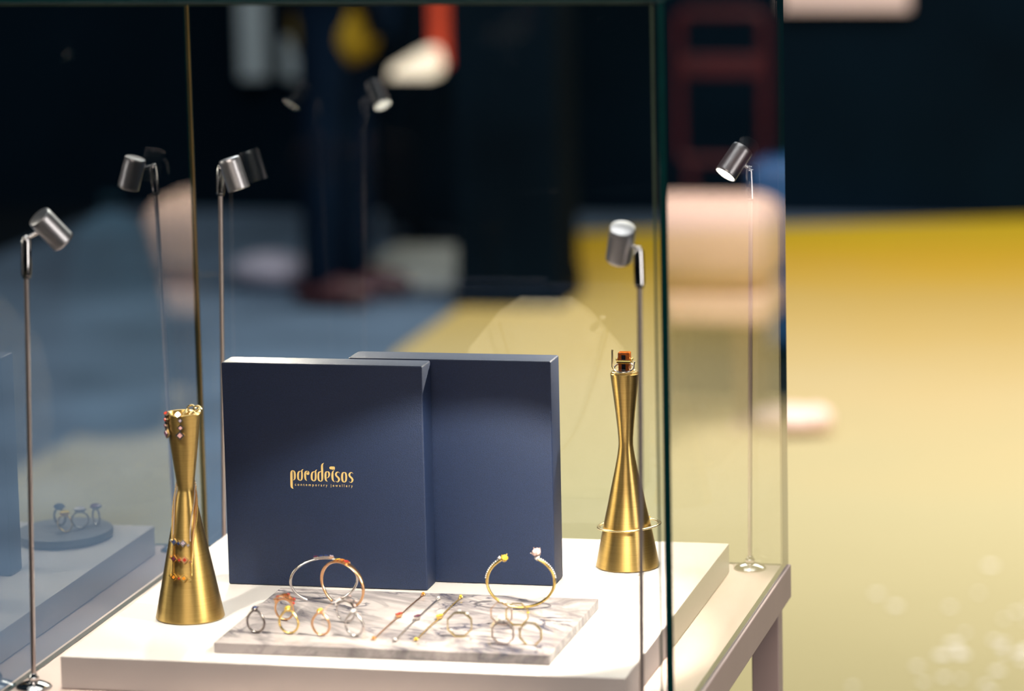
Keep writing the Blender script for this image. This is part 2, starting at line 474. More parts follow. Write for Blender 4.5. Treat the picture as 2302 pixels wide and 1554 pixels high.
# pale board with lower edge just in the frame
bm = bmesh.new(); box(bm, -0.205, 0.205, -0.02, 0.02, 0.0, 0.75, bev=0.004)
tag(obj('wall_board', bm, M['pinkboard'], loc=(-0.585, 8.945, 0.672)), 'pale pinkish board hung on the dark back wall', 'board')
# grey posts and lit lamp with red panel, far left
for x, wd, lab in ((-2.56, 0.045, 'narrow grey post at the back, the one farther left'), (-2.40, 0.055, 'grey post at the back, the one beside the mustard jacket')):
    bm = bmesh.new(); box(bm, -wd, wd, -0.03, 0.03, 0.0, 1.5, bev=0.006)
    tag(obj('wall_post', bm, M['greypost'], loc=(x, 8.93, 0.45)), lab, 'post', 'grey posts on the back wall')
t = thing('glowing_lamp', 'glowing white lamp with a red panel behind it, up at the back', 'lamp', (-1.735, 7.90, 0.0))
bm = bmesh.new()
prism(bm, [(-0.105, 0.556), (0.09, 0.556), (0.104, 0.60), (0.085, 0.675), (0.045, 0.68), (-0.095, 0.60)], -0.06, 0.06, lambda u, v, d: Vector((u * 0.66, d, 0.567 + (v - 0.556) * 0.66)))
obj('lamp_shade', bm, M['lampshade'], t)
bm = bmesh.new(); box(bm, 0.03, 0.078, 0.065, 0.09, 0.59, 1.1)
obj('red_panel', bm, M['redlit'], t)
bm = bmesh.new(); lathe(bm, [(0.09, 0), (0.09, 0.02), (0.012, 0.03), (0.012, 0.566)], n=20)
obj('stem', bm, M['black'], t)
bm = bmesh.new(); box(bm, -0.13, 0.13, -0.06, 0.06, 0.0, 0.5, bev=0.01)
tag(obj('wall_screen', bm, M['blue'], loc=(-2.13, 8.90, 0.60)), 'small blue screen between mustard jacket and glowing lamp', 'screen')

# low things on the blue floor
bm = bmesh.new(); box(bm, -0.19, 0.19, -0.30, 0.30, 0.0, 0.055, bev=0.02, seg=3)
tag(obj('floor_mat', bm, M['palegrey'], loc=(-1.63, 7.60, 0.0)), 'pale grey low platform left of the black pillar', 'platform')
bm = bmesh.new(); sphere(bm, (0, 0, 0.05), 0.05, (2.4, 2.0, 1.0), 20, 12); sphere(bm, (0.09, 0.03, 0.045), 0.045, (1.5, 1.6, 1.0), 16, 10)
tag(obj('cushion', bm, M['lavender'], loc=(-2.06, 7.40, 0.0), smooth=True), 'pale lavender cushion on the blue floor left of the walking person', 'cushion')
t = thing('beanbag', 'dark teal beanbag mirrored in the left pane, beside the pink stool', 'beanbag', (1.70, 5.24, 0.007))
bm = bmesh.new(); lathe(bm, [(0, 0), (0.11, 0.01), (0.125, 0.10), (0.12, 0.30), (0.085, 0.47), (0.03, 0.515), (0, 0.52)], n=28)
obj('cover', bm, M['teal'], t, smooth=True)
bm = bmesh.new(); sweep(bm, [(-0.02, 0, 0.515), (-0.015, 0, 0.55), (0.015, 0, 0.55), (0.02, 0, 0.515)], 0.006, n=8)
obj('handle', bm, M['teal'], t, smooth=True)
# pale pink pouch on the carpet, right of the case
t = thing('pouch', 'pale pink soft pouch lying on the carpet behind the case', 'pouch', (-0.215, 5.40, 0.006), 0.12)
bm = bmesh.new(); sphere(bm, (0, 0, 0.03), 0.03, (3.2, 2.4, 1.0), 24, 14); sphere(bm, (0.06, -0.01, 0.032), 0.032, (1.2, 1.5, 1.0), 18, 12)
obj('body', bm, M['pouch'], t, smooth=True)
bm = bmesh.new(); sweep(bm, [(-0.085, 0, 0.03), (-0.12, 0.02, 0.02), (-0.13, -0.02, 0.012), (-0.10, -0.04, 0.01)], 0.005, n=8)
obj('drawstring', bm, M['pouch'], t, smooth=True)
# scraps on the carpet, near right: pale discs in place of blurred glints
random.seed(4)
bm = bmesh.new()
for k in range(42):
    x = random.gauss(0.44, 0.10); y = random.gauss(3.42, 0.28)
    s = random.uniform(0.006, 0.014)
    lathe(bm, [(s, 0.0065), (s, 0.0085)], n=7, T=Matrix.Translation((x, y, 0)))
o = tag(obj('glint_flecks', bm, M['fleck']), 'pale scraps put in for blurred glints on the carpet at lower right', 'flecks'); o['kind'] = 'stuff'

# things to the right of the frame, seen mirrored in the right pane
t = thing('stool', 'pale pink upholstered stool mirrored in the right pane', 'stool', (1.61, 5.60, 0.007))
bm = bmesh.new(); box(bm, -0.245, 0.10, -0.16, 0.14, 0.312, 0.515, bev=0.07, seg=6)
obj('seat_cushion', bm, M['chair'], t, smooth=True)
bm = bmesh.new(); box(bm, -0.235, 0.09, -0.15, 0.13, 0.235, 0.305, bev=0.012)
obj('seat_base', bm, M['chair'], t)
for lx, ly in ((-0.17, -0.12), (0.06, -0.12), (-0.17, 0.10), (0.06, 0.10)):
    b2 = bmesh.new(); lathe(b2, [(0.013, 0.0), (0.022, 0.236)], n=14, T=Matrix.Translation((lx, ly, 0)))
    obj('leg', b2, M['chairleg'], t, smooth=True)
t = thing('red_frame', 'dark red rounded frame with crossbar mirrored in the right pane', 'frame', (2.015, 8.5, 0.005))
bm = bmesh.new()
pts = []
for cx, cz, a0 in ((0.10, 0.66, 0), (-0.10, 0.66, 90), (-0.10, 0.27, 180), (0.10, 0.27, 270)):
    for k in range(6):
        a = radians(a0 + 18 * k); pts.append((cx + 0.035 * cos(a), 0, cz + 0.035 * sin(a)))
sweep(bm, pts, 0.016, closed=True, n=10, up=(0, 1, 0)); obj('loop', bm, M['red'], t, smooth=True)
bm = bmesh.new(); box(bm, -0.125, 0.125, -0.012, 0.012, 0.50, 0.565, bev=0.006); obj('crossbar', bm, M['red'], t)
for sx in (-0.10, 0.10):
    b2 = bmesh.new(); box(b2, sx - 0.012, sx + 0.012, -0.012, 0.012, 0.0, 0.24); box(b2, sx - 0.015, sx + 0.015, -0.12, 0.12, 0.0, 0.015)
    obj('leg', b2, M['red'], t)
t = thing('suitcase', 'blue suitcase standing behind the pink stool', 'suitcase', (1.47, 6.45, 0.005))
bm = bmesh.new(); box(bm, -0.10, 0.10, -0.10, 0.10, 0.02, 0.50, bev=0.03, seg=4); obj('shell', bm, M['blue'], t, smooth=True)
bm = bmesh.new(); sweep(bm, [(-0.05, 0, 0.49), (-0.05, 0, 0.54), (0.05, 0, 0.54), (0.05, 0, 0.49)], 0.007, n=8); obj('handle', bm, M['black'], t)
for sx in (-0.06, 0.06):
    for sy in (-0.06, 0.06):
        b2 = bmesh.new(); lathe(b2, [(0.013, -0.006), (0.013, 0.006)], n=14, T=Matrix.Translation((sx, sy, 0.013)) @ Matrix.Rotation(pi / 2, 4, 'X'))
        obj('wheel', b2, M['black'], t)

# ------------------------------------------------------------------ person far behind, in profile
def skin_mesh(name, verts, edges, radii, mat, parent, sub=2):
    me = bpy.data.meshes.new(name)
    me.from_pydata([Vector(v) for v in verts], edges, [])
    me.materials.append(mat)
    o = bpy.data.objects.new(name, me); link(o, parent)
    sk = o.modifiers.new('skin', 'SKIN'); sk.use_smooth_shade = True
    layer = me.skin_vertices[0].data if me.skin_vertices else None
    if layer is None:
        bpy.context.view_layer.objects.active = o
        bm_ = bmesh.new(); bm_.from_mesh(me); bm_.verts.layers.skin.verify(); bm_.to_mesh(me); bm_.free()
        layer = me.skin_vertices[0].data
    for i, r in enumerate(radii):
        layer[i].radius = r if isinstance(r, tuple) else (r, r)
        layer[i].use_root = (i == 0)
    sb = o.modifiers.new('sub', 'SUBSURF'); sb.levels = sub; sb.render_levels = sub
    return o


t = thing('person', 'person in navy trousers and mustard jacket standing far behind the boxes', 'person', (-1.76, 7.12, 0.0), radians(84))
V_ = [(0, 0, .92), (0, .01, 1.05), (0, .015, 1.22), (0, .01, 1.36), (0, 0, 1.45), (0, -.015, 1.52), (0, -.03, 1.60), (0, -.02, 1.68),
      (.08, 0, .86), (.085, -.01, .50), (.085, .015, .10), (.09, -.06, .035), (.09, -.14, .025),
      (-.08, 0, .86), (-.085, .02, .50), (-.085, .05, .10), (-.09, -.02, .035), (-.09, -.10, .025),
      (.17, .01, 1.38), (.21, .02, 1.12), (.17, -.16, 1.18), (.12, -.21, 1.22),
      (-.17, .01, 1.38), (-.21, .02, 1.12), (-.17, -.16, 1.18), (-.12, -.21, 1.22)]
E_ = [(0, 1), (1, 2), (2, 3), (3, 4), (4, 5), (5, 6), (6, 7), (0, 8), (8, 9), (9, 10), (10, 11), (11, 12), (0, 13), (13, 14), (14, 15), (15, 16), (16, 17),
      (3, 18), (18, 19), (19, 20), (20, 21), (3, 22), (22, 23), (23, 24), (24, 25)]
R_ = [(.13, .09), (.12, .085), (.13, .09), (.12, .08), .05, .05, (.072, .09), (.06, .075), .075, .05, .036, .035, .028, .075, .05, .036, .035, .028,
      .05, .036, .026, .028, .05, .036, .026, .028]
body = skin_mesh('body', V_, E_, R_, M['skin'], t)
# five fingers and a thumb side for each hand, chained to the wrist
skin_mesh('trousers', [V_[0], V_[8], V_[9], (.085, .0, .03), V_[13], V_[14], (-.085, .036, .03)],
          [(0, 1), (1, 2), (2, 3), (0, 4), (4, 5), (5, 6)], [(.15, .105), .088, .066, .056, .088, .066, .056], M['trouser'], t)
skin_mesh('jacket', [(0, .005, .66), (0, .005, .82), V_[1], V_[2], V_[3], (0, 0, 1.47), V_[18], V_[19], (.175, -.14, 1.165), V_[22], V_[23], (-.175, -.14, 1.165)],
          [(0, 1), (1, 2), (2, 3), (3, 4), (4, 5), (4, 6), (6, 7), (7, 8), (4, 9), (9, 10), (10, 11)],
          [(.17, .14), (.16, .13), (.14, .105), (.15, .11), (.14, .1), .06, .064, .05, .042, .064, .05, .042], M['mustard'], t)
bm = bmesh.new(); sphere(bm, (0, 0.0, 1.665), 0.098, (0.86, 1.06, 1.05), 24, 16)
bmesh.ops.delete(bm, geom=[v for v in bm.verts if v.co.z < 1.60 and v.co.y < 0.02 or (v.co.y < -0.045 and v.co.z < 1.69)], context='VERTS')
obj('hair', bm, M['hair'], t, smooth=True)
for sx, y0 in ((.09, -.045), (-.09, -.005)):
    bm = bmesh.new(); sphere(bm, (sx, y0, 0.045), 0.045, (1.0, 2.9, 1.0), 16, 10)
    obj('shoe', bm, M['shoe'], t, smooth=True)
for s in (1, -1):
    b2 = bmesh.new()
    sphere(b2, (s * .10, -.23, 1.235), .03, (1.2, .9, .75), 12, 8)
    for k in range(4):
        z = 1.212 + .015 * k; L_ = (.055, .066, .07, .06)[3 - k]
        sweep(b2, [(s * .085, -.250, z), (s * (.085 - L_ * .5), -.262, z - .004), (s * (.085 - L_), -.252, z - .012)], [.0085, .008, .006], n=8)
    sweep(b2, [(s * .11, -.245, 1.255), (s * .095, -.262, 1.28), (s * .08, -.265, 1.295)], [.010, .009, .007], n=8)
    obj('hand', b2, M['skin'], t, smooth=True)
b2 = bmesh.new(); sphere(b2, (0, -.125, 1.60), .016, (.8, 1.1, 1.3), 10, 8); obj('nose', b2, M['skin'], t, smooth=True)
for s in (1, -1):
    b2 = bmesh.new(); sphere(b2, (s * .03, -.108, 1.635), .012, (1, .6, .6), 10, 8); obj('eye', b2, M['g_black'], t, smooth=True)
    b2 = bmesh.new(); sphere(b2, (s * .078, -.02, 1.62), .024, (.35, .7, 1.2), 10, 8); obj('ear', b2, M['skin'], t, smooth=True)
b2 = bmesh.new(); sphere(b2, (0, -.116, 1.565), .018, (1.1, .4, .3), 10, 8); obj('mouth', b2, M['salmon'], t, smooth=True)

# ================================================================== display table, case, plinth
t = thing('display_table', 'pale pink table with square legs under the glass case', 'table', (0.25, 0.25, 0.004))
def loc_t(bm, x0, x1, y0, y1, z0, z1, bev=0.001):
    box(bm, x0 - 0.25, x1 - 0.25, y0 - 0.25, y1 - 0.25, z0 - 0.004, z1 - 0.004, bev=bev)
bm = bmesh.new(); loc_t(bm, -0.052, 0.5535, -0.055, 0.553, TT - 0.033, TT)
obj('table_top', bm, M['table'], t)
for x0, y0 in ((0.518, 0.527), (-0.048, 0.527), (0.518, -0.05), (-0.048, -0.05)):
    bm = bmesh.new(); loc_t(bm, x0, x0 + 0.0265, y0, y0 + 0.0265, 0.0045, TT - 0.033)
    obj('leg', bm, M['table'], t)

t = thing('glass_display_case', 'clear glass display case with dark green edges standing on the table', 'display case', (0.25, 0.25, TT))
def pane(name, x0, x1, y0, y1, z0, z1, thin):
    bm = bmesh.new()
    box(bm, x0 - 0.25, x1 - 0.25, y0 - 0.25, y1 - 0.25, z0 - TT, z1 - TT)
    bm.normal_update()
    for f in bm.faces:
        big = abs(f.normal['xyz'.index(thin)]) > 0.9
        f.material_index = 0 if big else 1
    return obj(name, bm, [M['glass'], M['edge']], t)
zg0, zg1 = TT + 0.0005, ZT + 0.5712
pane('side_pane', 0.5452, 0.5512, -0.0500, 0.5510, zg0, zg1, 'x')
pane('side_pane', -0.0480, -0.0420, -0.0440, 0.5510, zg0, zg1, 'x')
pane('front_pane', -0.0480, 0.5448, -0.0500, -0.0440, zg0, zg1, 'y')
pane('back_pane', -0.0416, 0.5448, 0.5450, 0.5510, zg0, zg1, 'y')
pane('top_pane', -0.0480, 0.5530, -0.0515, 0.5525, ZT + 0.5716, ZT + 0.5790, 'z')
def seam(x0, x1, y0, y1, z0, z1, m):
    bm = bmesh.new(); box(bm, x0 - 0.25, x1 - 0.25, y0 - 0.25, y1 - 0.25, z0 - TT, z1 - TT)
    obj('corner_seam', bm, m, t)
seam(0.5387, 0.5408, -0.0438, -0.0432, zg0, ZT + 0.5710, M['seam_green'])
seam(-0.0410, 0.5386, -0.0438, -0.0432, ZT + 0.5683, ZT + 0.5710, M['seam_green'])
seam(-0.0414, -0.0402, 0.5425, 0.5445, zg0, ZT + 0.5680, M['glint_gold'])

bm = bmesh.new(); box(bm, -0.25, 0.25, -0.2545, 0.2545, 0.0005, 0.029, bev=0.0006)
tag(obj('plinth', bm, M['plinth'], loc=(0.25, 0.2545, TT)), 'white square plinth board inside the glass case', 'plinth')
bm = bmesh.new(); box(bm, -0.1493, 0.1493, -0.1015, 0.1015, 0.0003, 0.0095, bev=0.0006)
tag(obj('marble_slab', bm, M['marble'], loc=(0.2793, 0.1327, ZT)), 'grey veined marble slab at the front of the plinth', 'slab')
ZS = ZT + 0.0097            # top of the slab

# ------------------------------------------------------------------ navy boxes with print
def navy_box(x0, x1, y0, y1, h, label):
    cx, cy = (x0 + x1) / 2, (y0 + y1) / 2
    t = thing('gift_box', label, 'box', (cx, cy, ZT))
    bm = bmesh.new(); box(bm, x0 - cx, x1 - cx, y0 - cy, y1 - cy, 0.0004, h, bev=0.0016, seg=3)
    obj('body', bm, M['navy'], t, smooth=True)
    bm = bmesh.new(); box(bm, x0 - cx + 0.004, x1 - cx - 0.004, y1 - cy + 0.0001, y1 - cy + 0.0012, 0.004, h - 0.004, bev=0.0004, seg=1)
    obj('back_cover', bm, M['navy'], t)
    return t, cx, cy
bx2, _, _ = navy_box(0.1785, 0.3708, 0.3125, 0.3485, 0.2115, 'plain navy box set back behind the printed one, on the right')
bx1, bcx, bcy = navy_box(0.0660, 0.2580, 0.2784, 0.3100, 0.2110, 'navy box with gold printed name on its front, left of the plain one')
FY = 0.2784 - bcy
def L2(cx, cy, d):      # drawing units of the print -> point on the box front
    return Vector((0.11615491 + 4.087e-5 * cx - 1.25e-6 * cy - bcx, FY - d, 0.1260257 + 1.1e-6 * cx - 4.018e-5 * cy))
def spline(ps, k=5):
    out = []
    n = len(ps)
    for i in range(n - 1):
        p0 = ps[max(i - 1, 0)]; p1 = ps[i]; p2 = ps[i + 1]; p3 = ps[min(i + 2, n - 1)]
        for j in range(k):
            s = j / k
            out.append(tuple(0.5 * ((2 * b) + (-a + c) * s + (2 * a - 5 * b + 4 * c - d) * s * s + (-a + 3 * b - 3 * c + d) * s ** 3)
                             for a, b, c, d in zip(p0, p1, p2, p3)))
    out.append(ps[-1])
    return out
def stroke(bm, ps):
    ps = spline(ps)
    lft, rgt = [], []
    for i, (x, y, wd) in enumerate(ps):
        a = ps[max(i - 1, 0)]; b = ps[min(i + 1, len(ps) - 1)]
        dx, dy = b[0] - a[0], b[1] - a[1]; l = hypot(dx, dy) or 1
        nx, ny = -dy / l, dx / l
        wd = max(wd, 5)
        lft.append((x + nx * wd / 2, y + ny * wd / 2)); rgt.append((x - nx * wd / 2, y - ny * wd / 2))
    for i in range(len(ps) - 1):
        q = [lft[i], lft[i + 1], rgt[i + 1], rgt[i]]
        try:
            bm.faces.new([bm.verts.new(L2(u, v, 0.00022)) for u, v in q])
        except ValueError:
            pass
def blob(bm, poly):
    bm.faces.new([bm.verts.new(L2(u, v, 0.00024)) for u, v in poly])
def sh(ps, dx, dy):
    return [(x + dx, y + dy, wd) for x, y, wd in ps]
bm = bmesh.new()
stroke(bm, [(405, 399, 12), (380, 412, 36), (368, 450, 52), (367, 520, 56), (369, 620, 56), (372, 760, 54), (386, 802, 36), (412, 825, 8)])
stroke(bm, [(400, 400, 14), (430, 420, 34), (446, 470, 46), (448, 530, 46), (446, 575, 42), (436, 608, 26), (410, 628, 8)])
aL = [(600, 410, 12), (570, 416, 18), (540, 436, 36), (525, 480, 44), (523, 545, 44), (532, 600, 38), (573, 636, 14)]
aR = [(573, 636, 14), (604, 612, 34), (616, 560, 42), (617, 470, 40), (612, 420, 36), (622, 388, 26), (650, 367, 6)]
stroke(bm, aL); stroke(bm, aR); stroke(bm, sh(aL, 322, 12)); stroke(bm, sh(aR, 322, 12))
stroke(bm, [(745, 412, 12), (710, 425, 34), (692, 470, 46), (692, 550, 46), (702, 606, 34), (735, 641, 6)])
stroke(bm, [(735, 413, 14), (765, 420, 18), (780, 445, 22), (775, 470, 26)])
blob(bm, [(757 + 35 * cos(a * pi / 9), 470 + 33 * sin(a * pi / 9)) for a in range(18)])
stroke(bm, [(1078, 420, 12), (1045, 427, 20), (1012, 450, 36), (1002, 500, 42), (1003, 580, 42), (1018, 630, 34), (1058, 656, 12)])
stroke(bm, [(1058, 656, 12), (1086, 630, 34), (1094, 570, 46), (1092, 420, 50), (1088, 300, 46), (1098, 254, 34), (1132, 221, 6)])
stroke(bm, [(1215, 424, 14), (1180, 442, 36), (1170, 500, 46), (1171, 580, 44), (1184, 630, 32), (1218, 661, 6)])
stroke(bm, [(1210, 424, 14), (1244, 440, 34), (1257, 485, 44), (1250, 530, 34), (1228, 563, 18), (1198, 574, 8)])
stroke(bm, [(1374, 396, 6), (1345, 424, 28), (1333, 480, 46), (1335, 580, 46), (1350, 634, 32), (1384, 669, 6)])
blob(bm, [(1258, 335), (1268, 314), (1300, 303), (1370, 305), (1390, 318), (1393, 350), (1384, 386), (1366, 374), (1340, 383), (1312, 372), (1290, 374), (1266, 356)])
s_ = [(1504, 464, 6), (1470, 434, 14), (1432, 448, 34), (1413, 490, 44), (1432, 532, 40), (1466, 562, 40), (1489, 604, 44), (1476, 646, 36), (1448, 669, 16), (1404, 644, 6)]
stroke(bm, s_); stroke(bm, sh(s_, 316, 12))
stroke(bm, [(1610, 442, 14), (1576, 460, 36), (1562, 510, 46), (1562, 600, 46), (1578, 650, 36), (1612, 675, 14)])
stroke(bm, [(1606, 442, 14), (1640, 460, 36), (1654, 510, 42), (1655, 600, 42), (1642, 650, 36), (1610, 675, 14)])
obj('name_lettering', bm, M['foil'], bx1)
cu = bpy.data.curves.new('line', 'FONT'); cu.body = 'contemporary jewellery'; cu.size = 0.0036; cu.space_character = 1.75; cu.space_word = 1.0; cu.offset = 0.00004
tmp = bpy.data.objects.new('line', cu); C.objects.link(tmp)
bpy.context.view_layer.update()
me = bpy.data.meshes.new_from_object(tmp.evaluated_get(bpy.context.evaluated_depsgraph_get()))
C.objects.unlink(tmp); bpy.data.objects.remove(tmp)
xs = [v.co.x for v in me.vertices]; x0, x1 = min(xs), max(xs); k = 0.0555 / (x1 - x0)
for v in me.vertices:
    v.co = Vector(((v.co.x - x0) * k + 0.1336 - bcx, FY - 0.00022, 0.0962 + v.co.y * 1.0))
me.materials.append(M['foil']); me.name = 'line_lettering'
o = bpy.data.objects.new('line_lettering', me); link(o, bx1)

# ------------------------------------------------------------------ brass hourglass stands
def stand(x, y, label, sharp):
    if sharp:
        prof = [(0.0, 0.0006), (0.0305, 0.0006), (0.0311, 0.0014), (0.0088, 0.1120), (0.0077, 0.1165), (0.0074, 0.1185), (0.0077, 0.1215), (0.0088, 0.1300), (0.0161, 0.1868), (0.0163, 0.1876),
                (0.0160, 0.1882), (0.0133, 0.1882), (0.0130, 0.1876), (0.0118, 0.1760), (0, 0.1760)]
    else:
        prof = [(0.0, 0.0006), (0.0295, 0.0006), (0.0302, 0.0014), (0.0226, 0.0395), (0.0180, 0.0600), (0.0140, 0.0790), (0.0105, 0.0950), (0.0085, 0.1050), (0.0073, 0.1130), (0.0068, 0.1180),
                (0.0070, 0.1240), (0.0077, 0.1330), (0.0092, 0.1480), (0.0116, 0.1680), (0.0133, 0.1820), (0.0136, 0.1852), (0.0132, 0.1858), (0, 0.1858)]
    bm = bmesh.new(); lathe(bm, prof, n=96)
    return tag(obj('display_stand', bm, M['brass'], loc=(x, y, ZT), smooth=True), label, 'display stand', 'brass hourglass stands')
SLx, SLy = 0.0696, 0.1513
SRx, SRy = 0.4216, 0.4025
stand(SLx, SLy, 'brass hourglass stand left of the boxes, hung with necklaces', True)
stand(SRx, SRy, 'brass hourglass stand right of the boxes, with a bangle round it', False)
def rL(z):      # outer radius of the left stand at height z
    P = [(0.0014, 0.0311), (0.1120, 0.0088), (0.1185, 0.0074), (0.1215, 0.0077), (0.1300, 0.0088), (0.1868, 0.0161)]
    for (a, ra), (b, rb) in zip(P, P[1:]):
        if z <= b:
            return ra + (rb - ra) * (z - a) / (b - a)
    return 0.0161

# necklaces round the neck of the left stand
def necklace(label, zp, phL, phR, zneck, metal, stones, off):
    t = thing('necklace', label, 'necklace', (SLx, SLy, ZT), group='pendant necklaces on the left stand')
    def P(ph, z, o=0.0007):
        r = rL(z) + o + off
        return (r * cos(radians(ph)), r * sin(radians(ph)), z)
    pts = []
    n = 60
    for i in range(n + 1):                           # left side, up to the neck
        s = i / n; z = zp + (zneck - zp) * s
        ph = phL + (-175 - phL) * s ** 2.2
        pts.append(P(ph, z))
    for i in range(1, 20):                           # round the back of the neck
        ph = -175 - (170) * i / 20
        pts.append(P(ph, zneck + 0.003 * sin(pi * i / 20)))
    for i in range(n + 1):                           # down the right side
        s = 1 - i / n; z = zp + (zneck - zp) * s
        ph = phR + (15 - phR) * s ** 2.2
        pts.append(P(ph, z))
    fine = []
    for a, b in zip(pts, pts[1:]):
        for j in range(3):
            fine.append(tuple(u + (v - u) * j / 3 for u, v in zip(a, b)))
    W = [0.00072 if i % 3 == 0 else 0.00045 for i in range(len(fine))]
    bm = bmesh.new(); sweep(bm, fine, W, n=6)
    obj('chain', bm, metal, t, smooth=True)
    # zigzag pendant of small squares standing on their corners
    phs = [phL + (phR - phL) * s for s in (0.02, 0.22, 0.46, 0.66, 0.88)]
    sizes = (0.0020, 0.0046, 0.0034, 0.0050, 0.0022)
    for q, (ph, sz, dz) in enumerate(zip(phs, sizes, (0.0010, -0.0002, -0.0010, -0.0008, -0.0026))):
        c = Vector(P(ph, zp + dz, 0.0022))
        nrm = Vector((cos(radians(ph)), sin(radians(ph)), 0.22)).normalized()
        R = rot_to(nrm) @ Matrix.Rotation(radians(45), 3, 'Z')
        b2 = bmesh.new(); obox(b2, c, (sz, sz, 0.0016), R)
        fr = obj('square_setting', b2, metal, t)
        if 1 <= q <= 3:
            b2 = bmesh.new(); obox(b2, c + nrm * 0.0006, (sz * 0.52, sz * 0.52, 0.0014), R)
            obj('stone', b2, stones[q - 1], fr)
    return t
necklace('silver necklace on the left stand, its pendant highest', 0.0735, -123, -64, 0.1240, M['silver'], (M['g_blue'], M['g_blue'], M['g_lilac']), 0.0002)
necklace('rose gold necklace on the left stand, red pendant between the two others', 0.0590, -119, -60, 0.1215, M['rose'], (M['g_violet'], M['g_red'], M['g_red']), 0.0006)
necklace('yellow gold necklace on the left stand, its orange pendant lowest', 0.0430, -113, -65, 0.1195, M['gold'], (M['g_orange'], M['g_red'], M['g_orange']), 0.0010)

# drop earrings over the rim of the left stand
def earring(label, cs, metal, stones):
    t = thing('drop_earring', label, 'earring', (SLx, SLy, ZT), group='drop earrings on the left stand')
    for (x, z, sz, out), st in zip(cs, stones):
        ph = atan2(-(sqrt(max(rL(min(z, 0.186)) ** 2 - (x - SLx) ** 2, 0.00003))), x - SLx)
        r = rL(min(z, 0.1868)) + out
        c = Vector((r * cos(ph), r * sin(ph), z))
        nrm = Vector((cos(ph), sin(ph), -0.05)).normalized()
        if z > 0.187:
            nrm = Vector((0.2 * cos(ph), sin(ph) * 0.8, 0.6)).normalized()
        R = rot_to(nrm) @ Matrix.Rotation(radians(45), 3, 'Z')
        b2 = bmesh.new(); obox(b2, c, (sz, sz, 0.0018), R)
        fr = obj('square_setting', b2, metal, t)
        b2 = bmesh.new(); obox(b2, c + nrm * 0.0007, (sz * 0.54, sz * 0.54, 0.0014), R)
        obj('stone', b2, st, fr)
    x0, z0 = cs[0][0], cs[0][1]
    b2 = bmesh.new()
    ph = atan2(-sqrt(max(0.0155 ** 2 - (x0 - SLx) ** 2, 1e-5)), x0 - SLx)
    ro = 0.0175
    sweep(b2, [(ro * cos(ph), ro * sin(ph), 0.186), (ro * cos(ph), ro * sin(ph), 0.1895), (0.0150 * cos(ph), 0.0150 * sin(ph), 0.1905), (0.0122 * cos(ph), 0.0122 * sin(ph), 0.1880), (0.0120 * cos(ph), 0.0120 * sin(ph), 0.1835)], 0.0005, n=6)
    obj('ear_wire', b2, metal, t, smooth=True)
earring('dark violet drop earring over the left edge of the brass rim', [(0.0590, 0.1893, 0.0040, 0.0012), (0.0588, 0.1840, 0.0042, 0.0016), (0.0583, 0.1782, 0.0046, 0.0018), (0.0592, 0.1712, 0.0066, 0.0022)],
        M['gun'], (M['g_red'], M['g_red'], M['g_violet'], M['g_violet']))
earring('pale drop earring with pink and lilac stones on the front of the brass rim', [(0.0705, 0.1893, 0.0038, 0.0010), (0.0722, 0.1842, 0.0036, 0.0014), (0.0720, 0.1775, 0.0046, 0.0016), (0.0712, 0.1705, 0.0062, 0.0018)],
        M['silver'], (M['g_white'], M['g_lilac'], M['g_pink'], M['g_pink']))
bm = bmesh.new()
for k in range(3):
    pts = [(0.0055 + 0.0062 * cos(a * 2 * pi / 20) + 0.0015 * k, 0.0035 + 0.0052 * sin(a * 2 * pi / 20) - 0.001 * k, 0.1862 + 0.0014 * k + 0.0018 * sin(3 * a * 2 * pi / 20)) for a in range(20)]
    sweep(bm, pts, [0.0008 if a % 2 else 0.0012 for a in range(20)], closed=True, n=7)
for dx, dy in ((0.004, 0.0115), (0.0105, 0.0085)):
    pts = [(dx + 0.0036 * cos(a * 2 * pi / 16), dy + 0.002 * sin(a * 2 * pi / 16), 0.1898 + 0.0026 * sin(a * 2 * pi / 16)) for a in range(16)]
    sweep(bm, pts, 0.0009, closed=True, n=7)
tag(obj('gold_chain', bm, M['paleg'], loc=(SLx, SLy, ZT), smooth=True), 'gold chain coiled in the open top of the left brass stand', 'chain')

# bangle round the right stand
t = thing('bangle', 'pale gold open bangle round the right brass stand', 'bangle', (SRx, SRy, ZT), group='bangles')
bm = bmesh.new()
pts, W = [], []
for i in range(81):
    a = radians(65 - 320 * i / 80)
    pts.append((0.0288 * cos(a) + 0.0018, 0.0285 * sin(a), 0.0400 + 0.0018 * cos(a) + 0.0035 * (1 if i > 70 else 0) * (i - 70) / 10))
    W.append(0.0017)
sweep(bm, pts, W, n=10, hgt=0.0011, up=(0, 0, 1))
obj('band', bm, M['paleg'], t, smooth=True)
bm = bmesh.new(); obox(bm, Vector(pts[0]) + Vector((0.0006, 0, 0.0008)), (0.0042, 0.0035, 0.0035), Matrix.Rotation(0.6, 3, 'Z')); obj('end_setting', bm, M['gold'], t)
bm = bmesh.new(); gemcut(bm, Vector(pts[0]) + Vector((0.0006, 0, 0.003)), 0.0019, 0.003); obj('stone', bm, M['g_white'], t)

